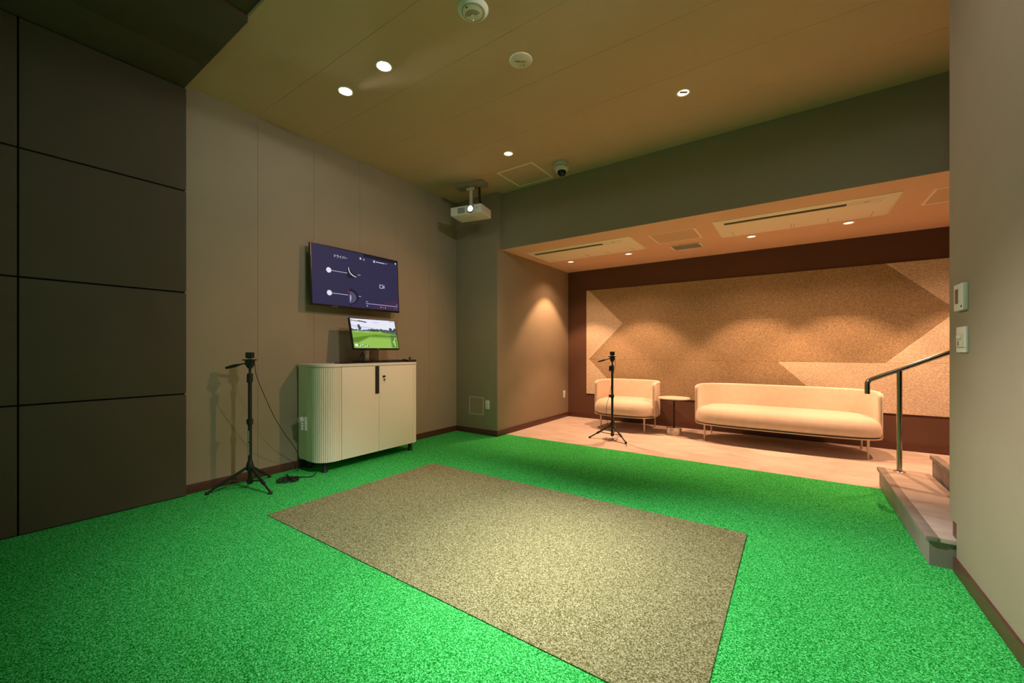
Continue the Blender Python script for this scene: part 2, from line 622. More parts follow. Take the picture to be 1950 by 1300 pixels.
# ------------------------------------------------------------------ steps
def step(x0, wx, y0, y1, h, label):
    t = thing('stair_step', label, 'step', (x0, y0, 0))
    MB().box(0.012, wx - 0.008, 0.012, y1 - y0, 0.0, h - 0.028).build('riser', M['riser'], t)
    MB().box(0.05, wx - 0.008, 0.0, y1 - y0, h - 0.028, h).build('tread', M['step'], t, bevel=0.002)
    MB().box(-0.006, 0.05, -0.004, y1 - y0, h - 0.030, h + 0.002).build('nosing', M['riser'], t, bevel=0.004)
    return t


step(0.66, 0.36, 3.446, 5.205, 0.18, 'low wide stone step with the handrail post, rising from the turf')
step(1.02, 0.36, 3.60, 5.205, 0.345, 'second stone step, half hidden by the right partition')
step(1.38, 1.9, 3.60, 5.205, 0.51, 'third stone step hidden behind the right partition')

# ------------------------------------------------------------------ handrail
t = thing('handrail', 'polished steel tube handrail on one post, rising to the right over the steps', 'handrail', (0.80, 5.12, 0.18))
slope = 0.50
pts = [(-0.225, 0, 0.705), (-0.225, 0, 0.76), (-0.225, 0, 0.795)]
for k in range(1, 7):
    a = k / 6 * (PI / 2 - math.atan(slope))
    pts.append((-0.225 + 0.055 * (1 - math.cos(a)), 0, 0.795 + 0.055 * math.sin(a)))
ex, _, ez = pts[-1]
for x in (0.0, 0.3, 0.8, 1.5):
    pts.append((x, 0, ez + (x - ex) * slope))
MB().tube(pts, 0.0205, 20).build('rail', M['steel'], t, smooth=True)
MB().cyl((0, 0, 0.004), (0, 0, ez - ex * slope - 0.012), 0.0195, seg=24).build('post', M['steel'], t, smooth=True)
MB().lathe([(0.045, 0), (0.045, 0.003), (0.04, 0.006), (0.02, 0.007)], 28).build('base_flange', M['steel'], t, smooth=True)

# ------------------------------------------------------------------ cabinet
cx0, cy0 = XL + 0.016, 2.30
CW, CD, CH = 1.34, 0.47, 1.152
t = thing('tambour_cabinet', 'cream cabinet with rounded fluted corners and two doors under the television', 'cabinet', (cx0, cy0, 0))
# local: x 0..CD out of the wall, y 0..CW along the wall
ZB = 0.112


def cab_outline(off=0.0, r=0.17, y1=CW):
    pts = [(0 - 0, off), (CD - r, off)]
    for k in range(0, 13):
        a = -PI / 2 + k / 12 * PI / 2
        pts.append((CD - r + (r - off) * math.cos(a), r + (r - off) * math.sin(a)))
    r2 = 0.10
    for k in range(0, 13):
        a = k / 12 * PI / 2
        pts.append((CD - r2 + (r2 - off) * math.cos(a), y1 - r2 + (r2 - off) * math.sin(a)))
    pts += [(0, y1 - off)]
    return pts


MB().prism(cab_outline(0.012), ZB + 0.002, CH - 0.032).build('body', M['cab'], t, smooth=True)
MB().prism(cab_outline(-0.004), CH - 0.030, CH).build('top', M['cab_top'], t, bevel=0.003)
# fluted strips: individual slats in one mesh around the corner
fl = MB()
r = 0.17


def slat(px, py, nx, ny, w):
    tx, ty = -ny, nx
    prof = [(-w / 2, -0.006), (-w / 2, 0.003), (-w * 0.30, 0.0075), (0, 0.009), (w * 0.30, 0.0075), (w / 2, 0.003), (w / 2, -0.006)]
    pts = [(px + tx * a + nx * b, py + ty * a + ny * b) for a, b in prof]
    fl.prism(pts, ZB + 0.003, CH - 0.034)


nsl = 12
for k in range(nsl):
    a = -PI / 2 + (k + 0.5) / nsl * PI / 2
    slat(CD - r + (r - 0.009) * math.cos(a), r + (r - 0.009) * math.sin(a), math.cos(a), math.sin(a), 0.0205)
for k in range(3):
    slat(CD - 0.009, r + 0.010 + k * 0.021, 1, 0, 0.0200)
for k in range(6):
    slat(CD - r - 0.010 - k * 0.021, 0.009, 0, -1, 0.0200)
fl.build('fluted_corner', M['cab'], t, smooth=True, angle=50)
fl = MB()
r2 = 0.10
for k in range(7):
    a = (k + 0.5) / 7 * PI / 2
    slat(CD - r2 + (r2 - 0.009) * math.cos(a), CW - r2 + (r2 - 0.009) * math.sin(a), math.cos(a), math.sin(a), 0.0205)
fl.build('fluted_corner', M['cab'], t, smooth=True, angle=50)
d1a, d1b, d2b = 0.238, 0.715, CW - 0.105
dr = MB().box(CD - 0.012, CD, d1a, d1b - 0.0015, ZB + 0.003, CH - 0.034).build('door', M['cab'], t, bevel=0.0015)
hb = MB()
hb.box(CD - 0.001, CD + 0.006, d1b - 0.052, d1b - 0.002, 0.795, CH - 0.036)
hb.box(CD + 0.006, CD + 0.012, d1b - 0.052, d1b - 0.044, 0.795, CH - 0.036)
hd = hb.build('handle', M['black'], dr)
hd['label'] = 'black recessed strip handle'
dr2 = MB().box(CD - 0.012, CD, d1b + 0.0015, d2b, ZB + 0.003, CH - 0.034).build('door', M['cab'], t, bevel=0.0015)
Mx = Matrix.Translation((CD, d1b + 0.062, 0.992)) @ Matrix.Rotation(PI / 2, 4, 'Y')
lk = MB().lathe([(0.011, 0), (0.011, 0.004), (0.008, 0.006)], 20, Mx).build('lock', M['dark_metal'], dr2, smooth=True)
kb = MB()
kb.box(CD + 0.006, CD + 0.022, d1b + 0.060, d1b + 0.064, 0.984, 1.0)
kb.prism([(0.0, 0.014), (-0.012, 0.006), (-0.010, -0.010), (0.010, -0.010), (0.012, 0.006)], -0.002, 0.002,
         Matrix.Translation((CD + 0.024, d1b + 0.062, 0.992)) @ Matrix(((0, 0, 1, 0), (1, 0, 0, 0), (0, 1, 0, 0), (0, 0, 0, 1))))
kb.lathe([(0.0001, -0.002), (0.010, -0.002), (0.010, 0.002), (0.0001, 0.002)], 16,
         Matrix.Translation((CD + 0.012, d1b + 0.070, 0.955)) @ Matrix.Rotation(PI / 2, 4, 'Y'))
kb.box(CD + 0.010, CD + 0.012, d1b + 0.068, d1b + 0.072, 0.925, 0.948)
kb.build('key', M['dark_metal'], dr2)
for (lx, ly) in ((CD - 0.10, 0.10), (CD - 0.10, CW - 0.07), (0.06, 0.10), (0.06, CW - 0.07)):
    lb = MB()
    lb.lathe([(0.030, 0.0), (0.032, 0.01), (0.026, 0.02), (0.026, ZB + 0.004)], 24, Matrix.Translation((lx, ly, 0)))
    lb.build('leg', M['black'], t, smooth=True)

# adapter on the cabinet side
t = thing('wall_tap_adapter', 'white plug tap with several plugs on the left side of the cabinet', 'power adapter', (-4.345, cy0 - 0.0, 0.51))
MB().box(-0.032, 0.062, -0.022, 0.0, -0.07, 0.075).build('plate', M['white'], t, bevel=0.004)
pbm = MB()
pbm.lathe([(0.030, 0), (0.030, 0.03), (0.026, 0.035)], 20, Matrix.Translation((0.0, -0.022, 0.045)) @ Matrix.Rotation(PI / 2, 4, 'X'))
pbm.build('round_plug', M['white'], t, smooth=True)
for k in range(3):
    MB().box(-0.028, 0.026, -0.045, -0.022, -0.062 + k * 0.028, -0.040 + k * 0.028).build('plug', M['white'], t, bevel=0.003)

# ------------------------------------------------------------------ television
TVY0, TVY1 = 2.385, 3.585
TW = TVY1 - TVY0
TH = 0.70
t = thing('television', 'large wall-mounted television showing two golf club heads on a navy screen', 'television', (-4.345, (TVY0 + TVY1) / 2, 1.803))
# local frame: u along +Y, w up, thickness toward -X ; screen faces +X. slight backward lean of the upper edge
t.rotation_euler = (0, math.radians(-3.0), 0)
MB().box(-0.035, -0.002, -TW / 2, TW / 2, 0.0, TH).build('casing', M['black'], t, bevel=0.004)
bz = MB()
b = 0.009
bz.box(-0.004, 0.002, -TW / 2, -TW / 2 + b, 0.0, TH)
bz.box(-0.004, 0.002, TW / 2 - b, TW / 2, 0.0, TH)
bz.box(-0.004, 0.002, -TW / 2 + b, TW / 2 - b, TH - b, TH)
bz.box(-0.004, 0.002, -TW / 2 + b, TW / 2 - b, 0, 0.019)
bz.build('bezel', M['black_gloss'], t)
MB().box(-0.0, 0.0035, -0.36, -0.29, 0.004, 0.008).build('logo_plate', M['print_grey'], t)
MB().box(-0.075, -0.035, -0.30, 0.30, 0.15, 0.55).build('rear_housing', M['black'], t, bevel=0.01)
MB().box(-0.118, -0.075, -0.22, 0.22, 0.18, 0.50).build('wall_bracket', M['dark_metal'], t)

SW, SH = TW - 2 * b, TH - b - 0.019


def SC(mbd, m, poly, layer, w=SW, h=SH, y0=-SW / 2, z0=0.019):
    """poly in 0..1 screen coords (u right, v down); screen lies in local YZ"""
    mbd.use(m)
    x = 0.0004 + layer * 0.00035
    vs = [(x, y0 + u * w, z0 + (1 - v) * h) for u, v in poly]
    mbd.add(vs, [tuple(range(len(vs)))])


def rect(u0, v0, u1, v1):
    return [(u0, v0), (u0, v1), (u1, v1), (u1, v0)]


def disc(cu, cv, r, asp, n=24, a0=0, a1=2 * PI):
    return [(cu + r * math.cos(a0 + (a1 - a0) * k / n), cv + r * asp * math.sin(a0 + (a1 - a0) * k / n)) for k in range(n)]


asp = SW / SH
s = MB()
SC(s, M['scr_navy'], rect(0, 0, 1, 1), 0)
SC(s, M['scr_plum'], [(0.62, 1.0), (1.0, 1.0), (1.0, 0.78), (0.80, 0.86)], 1)
SC(s, M['scr_dark'], rect(0.56, 0.0, 1.0, 0.055), 1)
# balls and lines
for cv in (0.405, 0.795):
    SC(s, M['scr_white'], disc(0.17, cv, 0.026, asp), 3)
    SC(s, M['scr_white'], rect(0.195, cv - 0.003, 0.37, cv + 0.003), 2)
    SC(s, M['scr_white'], rect(0.485, cv - 0.003, 0.52, cv + 0.003), 2)
# upper club (side view)
SC(s, M['scr_dark'], [(0.372, 0.30), (0.365, 0.47), (0.372, 0.49), (0.47, 0.46), (0.482, 0.44), (0.43, 0.39), (0.385, 0.30)], 3)
SC(s, M['scr_white'], [(0.380, 0.30), (0.384, 0.36), (0.402, 0.41), (0.435, 0.445), (0.470, 0.455), (0.472, 0.447), (0.440, 0.432), (0.409, 0.40), (0.392, 0.355), (0.386, 0.30)], 4)
# lower club (top view)
def half(cx_, cy_, rx_, ry_, n=18):
    return [(cx_, cy_ - ry_)] + [(cx_, cy_ + ry_)] + [(cx_ + rx_ * math.sin(q), cy_ - ry_ * math.cos(q)) for q in [PI - k / n * PI for k in range(1, n)]]


SC(s, M['scr_dark'], half(0.386, 0.815, 0.104, 0.140), 3)
SC(s, M['scr_mid'], half(0.386, 0.830, 0.078, 0.110), 4)
SC(s, M['scr_lilac'], [(0.387, 0.79), (0.387, 0.92), (0.398, 0.90), (0.408, 0.84), (0.402, 0.79)], 5)
SC(s, M['scr_red'], rect(0.372, 0.70, 0.376, 0.79), 4)
SC(s, M['scr_dark'], [(0.388, 0.92), (0.388, 1.0), (0.396, 1.0), (0.398, 0.92)], 3)
# header icons
SC(s, M['scr_lilac'], rect(0.515, 0.075, 0.535, 0.115), 3)
SC(s, M['scr_white'], disc(0.525, 0.092, 0.007, asp, 12), 4)
SC(s, M['scr_mid'], rect(0.552, 0.080, 0.578, 0.125), 3)
SC(s, M['scr_lilac'], disc(0.565, 0.102, 0.008, asp, 12), 4)
SC(s, M['scr_lilac'], rect(0.68, 0.075, 0.704, 0.120), 3)
SC(s, M['scr_white'], rect(0.687, 0.088, 0.698, 0.106), 4)
SC(s, M['scr_white'], [(0.843, 0.088), (0.850, 0.104), (0.857, 0.088)], 3)
SC(s, M['scr_white'], disc(0.975, 0.052, 0.009, asp, 14), 3)
uu = 0.716
for wd in (0.012, 0.007, 0.010, 0.006, 0.013, 0.009, 0.011, 0.007, 0.012):
    SC(s, M['scr_white'], rect(uu, 0.090, uu + wd, 0.104), 3)
    uu += wd + 0.003
# video camera icon
for rc in (rect(0.755, 0.520, 0.795, 0.528), rect(0.755, 0.582, 0.795, 0.590), rect(0.752, 0.522, 0.757, 0.588), rect(0.792, 0.522, 0.797, 0.588)):
    SC(s, M['scr_white'], rc, 3)
SC(s, M['scr_white'], [(0.800, 0.548), (0.800, 0.562), (0.815, 0.585), (0.815, 0.525)], 3)
SC(s, M['scr_navy'], [(0.804, 0.550), (0.804, 0.560), (0.811, 0.573), (0.811, 0.537)], 4)
# progress bar, transport symbols
SC(s, M['scr_lilac'], rect(0.575, 0.905, 0.985, 0.917), 3)
SC(s, M['scr_lilac'], rect(0.575, 0.870, 0.600, 0.882), 3)
SC(s, M['scr_lilac'], rect(0.968, 0.872, 0.985, 0.882), 3)
SC(s, M['scr_lilac'], disc(0.590, 0.953, 0.008, asp, 12), 3)
SC(s, M['scr_white'], [(0.752, 0.955), (0.764, 0.966), (0.764, 0.944)], 3)
SC(s, M['scr_lilac'], [(0.784, 0.944), (0.784, 0.966), (0.795, 0.955)], 3)
SC(s, M['scr_white'], [(0.815, 0.944), (0.815, 0.966), (0.827, 0.955)], 3)
SC(s, M['scr_lilac'], rect(0.940, 0.951, 0.955, 0.957), 3)
SC(s, M['scr_mid'], rect(0.966, 0.942, 0.982, 0.966), 3)
s.build('display', None, t)


def text_mesh(body, size, m, parent, loc, rot, name, stretch=1.0):
    cu = bpy.data.curves.new(name, 'FONT')
    cu.body = body
    cu.size = size
    cu.align_x = 'LEFT'
    o = bpy.data.objects.new(name, cu)
    C.objects.link(o)
    dg = bpy.context.evaluated_depsgraph_get()
    me = bpy.data.meshes.new_from_object(o.evaluated_get(dg))
    bpy.data.objects.remove(o)
    me.materials.clear()
    me.materials.append(m)
    me.name = name
    ob = bpy.data.objects.new(name, me)
    C.objects.link(ob)
    ob.parent = parent
    ob.location = loc
    ob.rotation_euler = rot
    ob.scale = (stretch, 1, 1)
    return ob


RT = (PI / 2, 0, PI / 2)
text_mesh('ドライバー', 0.042, M['scr_white'], t, (0.0022, -SW / 2 + 0.222 * SW, 0.019 + (1 - 0.165) * SH), RT, 'heading_text', 0.85)

# ------------------------------------------------------------------ monitor
mx, my, mz = -4.20, 3.095, CH
t = thing('computer_monitor', 'small monitor on a stand showing a bright golf fairway, on the cabinet', 'monitor', (mx, my, mz))
MW, MH = 0.655, 0.385
tilt = math.radians(-14)
Rm = Matrix.Translation((0.055, 0, 0.158)) @ Matrix.Rotation(tilt, 4, 'Y')


def tilt_box(mbd, *a):
    return mbd.box(*a, M4=Rm)


tilt_box(MB(), -0.03, -0.003, -MW / 2, MW / 2, 0.0, MH).build('casing', M['black'], t, bevel=0.003)
bzm = MB()
for bx in ((-0.004, 0.003, -MW / 2, -MW / 2 + 0.009, 0, MH), (-0.004, 0.003, MW / 2 - 0.009, MW / 2, 0, MH),
           (-0.004, 0.003, -MW / 2 + 0.009, MW / 2 - 0.009, MH - 0.008, MH), (-0.004, 0.003, -MW / 2 + 0.009, MW / 2 - 0.009, 0, 0.018)):
    tilt_box(bzm, *bx)
bzm.build('bezel', M['black_gloss'], t)
tilt_box(MB(), 0.003, 0.0035, -0.012, 0.018, 0.006, 0.010).build('logo_plate', M['print_grey'], t)
s = MB()
sw, sh = MW - 0.018, MH - 0.026
kw = dict(w=sw, h=sh, y0=-sw / 2, z0=0.018)
SC(s, M['scr_cloud'], rect(0, 0, 1, 0.45), 0, **kw)
SC(s, M['scr_sky'], [(0.45, 0.08), (0.50, 0.13), (0.62, 0.12), (0.60, 0.07)], 1, **kw)
SC(s, M['scr_sky'], [(0.0, 0.2), (0.0, 0.30), (0.30, 0.33), (0.55, 0.30), (0.3, 0.26)], 1, **kw)
rnd = random.Random(3)
top = [(0.0, 0.33)]
for k in range(1, 60):
    u = k / 60
    base = 0.35 + 0.03 * math.sin(u * 9)
    if u > 0.6:
        base -= 0.05 * (u - 0.6) * 2.5
    top.append((u, base + rnd.uniform(-0.022, 0.022)))
top.append((1.0, 0.30))
for (u0, v0), (u1, v1) in zip(top[:-1], top[1:]):
    SC(s, M['scr_tree'] if rnd.random() < 0.6 else M['scr_tree2'], [(u0, v0), (u0, 0.47), (u1, 0.47), (u1, v1)], 2, **kw)
SC(s, M['scr_tree'], disc(0.16, 0.25, 0.026, 2.4, 12), 3, **kw)
SC(s, M['scr_tree'], disc(0.175, 0.32, 0.034, 1.8, 12), 3, **kw)
SC(s, M['scr_tree'], rect(0.155, 0.3, 0.175, 0.42), 3, **kw)
SC(s, M['scr_tree'], disc(0.87, 0.33, 0.04, 1.7, 12), 3, **kw)
SC(s, M['scr_tree'], disc(0.97, 0.33, 0.03, 2.0, 12), 3, **kw)
SC(s, M['scr_grass'], rect(0, 0.42, 1, 1), 4, **kw)
SC(s, M['scr_tree2'], [(0.66, 0.42), (0.66, 0.44), (1.0, 0.52), (1.0, 0.42)], 5, **kw)
SC(s, M['scr_grass_light'], [(0.0, 0.42), (0.0, 0.46), (0.4, 0.48), (0.7, 0.46), (0.4, 0.43)], 5, **kw)
SC(s, M['scr_cloud'], rect(0.27, 0.425, 0.36, 0.437), 6, **kw)
SC(s, M['scr_cloud'], rect(0.07, 0.415, 0.15, 0.425), 6, **kw)
SC(s, M['scr_cloud'], rect(0.58, 0.42, 0.64, 0.432), 6, **kw)
SC(s, M['scr_grass_dark'], [(0.0, 0.66), (0.0, 0.80), (0.10, 0.80), (0.36, 0.60), (0.90, 0.60), (0.90, 0.565), (0.50, 0.535), (0.2, 0.60)], 6, **kw)
SC(s, M['scr_grass_light'], [(0.12, 0.82), (0.05, 1.0), (0.86, 1.0), (0.86, 0.66), (0.36, 0.64)], 5, **kw)
# on-screen text, symbols
SC(s, M['scr_tree'], [(0.01, 0.045), (0.01, 0.085), (0.22, 0.10), (0.33, 0.13), (0.34, 0.09), (0.2, 0.06)], 7, **kw)
SC(s, M['scr_cloud'], rect(0.03, 0.055, 0.16, 0.07), 8, **kw)
SC(s, M['scr_tree'], rect(0.86, 0.02, 0.98, 0.035), 7, **kw)
SC(s, M['scr_cloud'], disc(0.055, 0.90, 0.034, 1.5, 20), 7, **kw)
for k in range(9):
    SC(s, M['scr_tree'] if k % 2 == 0 else M['scr_cloud'], disc(0.115 + k * 0.024, 0.90 + 0.015 * (k % 3), 0.013, 1.8, 8), 7, **kw)
for k in range(9):
    SC(s, M['scr_tree'], disc(0.845 + 0.006 * (k % 2), 0.62 + k * 0.042, 0.010, 1.9, 8), 7, **kw)
    SC(s, M['scr_grass_dark'], disc(0.955 - 0.008 * (k % 3), 0.62 + k * 0.042, 0.022, 1.5, 8), 6, **kw)
SC(s, M['scr_grass_dark'], rect(0.865, 0.58, 0.975, 0.97), 6, **kw)
SC(s, M['scr_grass_light'], disc(0.92, 0.80, 0.032, 3.2, 14), 7, **kw)
for (u, v) in ((0.94, 0.66), (0.90, 0.77), (0.93, 0.90)):
    SC(s, M['scr_cloud'], [(u - 0.014, v), (u, v + 0.06), (u + 0.012, v - 0.01), (u, v - 0.04)], 8, **kw)
SC(s, M['scr_tree'], rect(0.835, 0.545, 1.0, 0.575), 7, **kw)
s.v = [tuple(Rm @ Vector(p)) for p in s.v]
s.build('display', None, t)
# stand
st = MB()
st.prism([(-0.035, -0.165), (0.035, -0.165), (0.035, -0.105), (-0.035, -0.105)], 0.020, 0.215)
st.build('stand_column', M['grey_metal'], t, bevel=0.008)
ar = MB()
ar.tube([(0.03, -0.235, 0.02), (-0.02, -0.16, 0.11), (-0.045, -0.06, 0.20), (-0.05, -0.02, 0.26)], 0.015, 10)
ar.box(-0.07, -0.02, -0.17, 0.05, 0.20, 0.32)
ar.build('tilt_arm', M['black'], t, smooth=True)
MB().prism([(-0.12, -0.23), (0.13, -0.23), (0.14, -0.22), (0.14, 0.05), (0.13, 0.06), (-0.12, 0.06)], 0.0, 0.028).build('base_plate', M['black_gloss'], t, bevel=0.004)

# keyboard, box, receiver, mouse, tablet on the cabinet
t = thing('keyboard', 'flat black keyboard lying on the cabinet right of the monitor base', 'keyboard', (-4.13, 3.27, CH))
MB().box(-0.055, 0.055, -0.10, 0.17, 0.0, 0.026).build('case', M['black'], t, bevel=0.004)
kb = MB()
for i in range(4):
    for j in range(11):
        kb.box(-0.036 + i * 0.019, -0.020 + i * 0.019, -0.090 + j * 0.0225, -0.072 + j * 0.0225, 0.0258, 0.030)
kb.build('keys', M['dark_metal'], t)
t = thing('control_box', 'small dark box with a knob beside the keyboard on the cabinet', 'box', (-4.06, 3.52, CH))
MB().box(-0.05, 0.05, -0.065, 0.065, 0.0, 0.03).build('case', M['black'], t, bevel=0.004)
MB().lathe([(0.011, 0.03), (0.011, 0.048), (0.020, 0.052), (0.020, 0.056), (0.014, 0.060)], 18).build('knob', mat('dark_red_plastic', (0.10, 0.012, 0.010), 0.4), t, smooth=True)
t = thing('computer_mouse', 'black computer mouse near the right end of the cabinet top', 'mouse', (-4.22, 3.565, CH), 0.15)
mbm = MB()
prof = [(0.030, 0.0), (0.033, 0.006), (0.031, 0.018), (0.024, 0.029), (0.012, 0.035), (0.0, 0.036)]
mbm.lathe(prof, 28, Matrix.Diagonal((0.95, 1.6, 1.0, 1.0)))
mbm.build('shell', M['black'], t, smooth=True, angle=80)
MB().box(-0.003, 0.003, -0.042, -0.022, 0.024, 0.032).build('scroll_wheel', M['dark_metal'], t, bevel=0.001)
t = thing('tablet', 'thin dark tablet lying at the left of the cabinet top', 'tablet', (-4.16, 2.72, CH), 0.05)
MB().box(-0.09, 0.09, -0.125, 0.125, 0.0, 0.008).build('case', M['black'], t, bevel=0.003)
MB().box(-0.083, 0.083, -0.118, 0.118, 0.008, 0.0085).build('glass', M['black_gloss'], t)

# ------------------------------------------------------------------ tripods
def tripod(loc, rots, label, grp, logo=False, hrot=0.0):
    t = thing('tripod', label, 'tripod', loc, 0, grp)
    cp = MB()
    cp.lathe([(0.017, 0.055), (0.017, 0.60), (0.0165, 0.60), (0.0165, 1.03)], 20)
    cp.build('center_column', M['black'], t, smooth=True)
    co = MB()
    co.lathe([(0.020, 0.60), (0.026, 0.605), (0.026, 0.65), (0.020, 0.655)], 20)
    co.box(-0.050, -0.020, -0.011, 0.011, 0.61, 0.645)
    co.build('locking_collar', M['black'], t, smooth=True)
    co = MB()
    co.lathe([(0.018, 1.00), (0.024, 1.005), (0.024, 1.08), (0.018, 1.085)], 20)
    co.box(-0.046, -0.018, -0.010, 0.010, 0.995, 1.07)
    co.build('locking_collar', M['black'], t, smooth=True)
    MB().lathe([(0.011, 1.08), (0.011, 1.135), (0.018, 1.14)], 16).build('upper_column', M['black'], t, smooth=True)
    hub = MB()
    hub.lathe([(0.022, 0.165), (0.032, 0.18), (0.032, 0.22), (0.020, 0.26)], 20)
    hub.build('leg_hub', M['black'], t, smooth=True)
    low = MB()
    low.lathe([(0.020, 0.045), (0.025, 0.05), (0.025, 0.085), (0.018, 0.09)], 20)
    low.build('lower_hub', M['black'], t, smooth=True)
    for a in rots:
        ca, sa = math.cos(a), math.sin(a)
        R0, RF = 0.030, 0.325
        p0 = Vector((R0 * ca, R0 * sa, 0.195))
        p1 = Vector((RF * ca, RF * sa, 0.014))
        pm = p0.lerp(p1, 0.58)
        lg = MB()
        lg.cyl(p0, pm, 0.0125, seg=14)
        lg.cyl(pm, p1, 0.0095, seg=14)
        lo = lg.build('leg', M['black'], t, smooth=True)
        MB().cyl(pm - (pm - p0).normalized() * 0.02, pm + (pm - p0).normalized() * 0.025, 0.016, seg=14).build('leg_clamp', M['black'], lo, smooth=True)
        foot = MB()
        foot.lathe([(0.015, 0.0), (0.017, 0.006), (0.013, 0.024), (0.009, 0.03)], 16, Matrix.Translation((p1.x, p1.y, 0.0)))
        foot.build('rubber_foot', M['black'], lo, smooth=True)
        MB().cyl((0.02 * ca, 0.02 * sa, 0.070), tuple(p0.lerp(p1, 0.52)), 0.0055, seg=8).build('brace', M['black'], t, smooth=True)
    # head
    hdm = MB()
    hr = Matrix.Rotation(hrot, 4, 'Z')
    hdm.lathe([(0.018, 1.13), (0.030, 1.15), (0.034, 1.17), (0.028, 1.195), (0.020, 1.20)], 18)
    hdm.box(-0.030, 0.030, -0.028, 0.028, 1.16, 1.205, M4=hr)
    hdm.cyl(hr @ Vector((0.0, -0.045, 1.178)), hr @ Vector((0.0, 0.045, 1.178)), 0.016, seg=14)
    hdm.build('pan_head', M['black'], t, smooth=True, bevel=0.0)
    MB().box(-0.055, 0.045, -0.032, 0.032, 1.204, 1.216, M4=hr).build('mounting_plate', M['black'], t, bevel=0.003)
    hn = MB()
    a, bb = hr @ Vector((-0.02, 0.0, 1.185)), hr @ Vector((-0.215, -0.02, 1.135))
    pts = [a.lerp(bb, k / 8) for k in range(9)]
    hn.tube(pts, [0.006, 0.006, 0.006, 0.0085, 0.0135, 0.015, 0.0145, 0.0135, 0.010], 12)
    hn.build('pan_handle', M['black'], t, smooth=True)
    return t


# direction parallel to the picture plane (to the left in the picture)
left_dir = math.atan(537.0 / 770.0) + PI
t1 = (-4.210, 1.715, 0.0)
a1 = [math.atan2(1.412 - 1.715, -4.339 + 4.21), math.atan2(1.754 - 1.715, -3.883 + 4.21), math.atan2(1.978 - 1.715, -4.407 + 4.21)]
tr1 = tripod(t1, a1, 'black camera tripod standing on the turf beside the cabinet', 'camera tripods', hrot=left_dir + PI)
# lettering on the lower column
lt = MB()
rr = random.Random(5)
fx, fy = 0.5722, -0.8201     # towards the viewer
sx, sy = 0.8201, 0.5722
z = 0.545
while z > 0.315:
    hgt = rr.uniform(0.005, 0.011)
    if not (0.435 < z < 0.452):
        wdt = 0.0045
        px_, py_ = fx * 0.0174, fy * 0.0174
        lt.add([(px_ - sx * wdt, py_ - sy * wdt, z), (px_ + sx * wdt, py_ + sy * wdt, z), (px_ + sx * wdt, py_ + sy * wdt, z - hgt), (px_ - sx * wdt, py_ - sy * wdt, z - hgt)], [(0, 1, 2, 3)])
    z -= hgt + 0.0022
lt.build('lettering', mat('pale_print', (0.6, 0.6, 0.6), 0.6), tr1)
t2 = (-2.189, 5.713, 0.001)
a2 = [math.atan2(5.569 - 5.713, -2.493 + 2.189), math.atan2(5.523 - 5.713, -1.911 + 2.189), PI / 2 + 0.02]
tripod(t2, a2, 'black camera tripod standing on the stone tiles in front of the armchair', 'camera tripods', hrot=left_dir + PI)


def webcam(loc, rz, label):
    t = thing('sensor_camera', label, 'camera', loc, rz, 'small cameras on the tripods')
    MB().box(-0.030, 0.030, -0.022, 0.022, 0.012, 0.066).build('housing', M['black'], t, bevel=0.005)
    MB().box(-0.014, 0.014, -0.012, 0.012, 0.0, 0.012).build('foot', M['grey_metal'], t)
    MB().cyl((0, -0.021, 0.040), (0, -0.027, 0.040), 0.013, seg=18).build('lens', M['lens'], t, smooth=True)
    return t


webcam((t1[0], t1[1], 1.216), left_dir + PI, 'small black box camera on the tripod beside the cabinet')
webcam((t2[0], t2[1], 1.217), left_dir + PI + 0.3, 'small black box camera on the tripod before the armchair')


def cable(name, pts, r, label, n=10):
    return tag(MB().tube(smooth_path(pts, n), r, 8).build(name, M['cable'], smooth=True), label, 'cable')


hx = 0.8201 * 0.03
cable('camera_cable', [(-4.185, 1.730, 1.215), (-4.175, 1.742, 1.17), (-4.178, 1.760, 1.05), (-4.205, 1.865, 0.80), (-4.225, 1.950, 0.62), (-4.255, 2.060, 0.44),
                       (-4.33, 2.20, 0.26), (-4.385, 2.265, 0.14), (-4.40, 2.275, 0.05), (-4.36, 2.24, 0.006)], 0.0032, 'thin black cable drooping from the tripod camera to the cabinet foot')
coil = []
cxx, cyy = -4.14, 2.03
for k in range(46):
    a = k * 0.62
    rx = 0.055 + 0.03 * math.sin(k * 1.7)
    coil.append((cxx + rx * 1.6 * math.cos(a) * 0.8 - 0.2 * (k > 42) * 0.2, cyy + rx * math.sin(a) * 1.2, 0.006 + 0.012 * abs(math.sin(k * 0.9))))
cable('coiled_cable', [(-4.36, 2.12, 0.006), (-4.28, 2.10, 0.006)] + coil + [(-4.06, 2.22, 0.006), (-4.16, 2.33, 0.006)], 0.0045, 'dark cable bundled in loops on the turf beside the cabinet', 4)
coil = []
cxx, cyy = -2.16, 5.60
for k in range(24):
    a = k * 0.75
    rx = 0.06 + 0.035 * math.sin(k * 1.3)
    coil.append((cxx - 0.02 + rx * 1.3 * math.cos(a), cyy + rx * 0.9 * math.sin(a), 0.007 + 0.012 * abs(math.sin(k * 0.9))))
cable('camera_cable', [(-2.165, 5.73, 1.215), (-2.15, 5.735, 1.12), (-2.175, 5.71, 0.95), (-2.215, 5.70, 0.70), (-2.270, 5.685, 0.45), (-2.25, 5.68, 0.25), (-2.19, 5.675, 0.10), (-2.17, 5.66, 0.04), (-2.15, 5.63, 0.010)]
      + coil + [(-2.05, 5.54, 0.008), (-1.95, 5.50, 0.008), (-1.88, 5.44, 0.008), (-1.855, 5.34, 0.008)], 0.003, 'thin black cable hanging down the tripod by the armchair and coiled on the tiles', 4)

# ------------------------------------------------------------------ sofa and armchair
def sup(a, b, n, th):
    c, s_ = math.cos(th), math.sin(th)
    return (a * math.copysign(abs(c) ** (2 / n), c), b * math.copysign(abs(s_) ** (2 / n), s_))


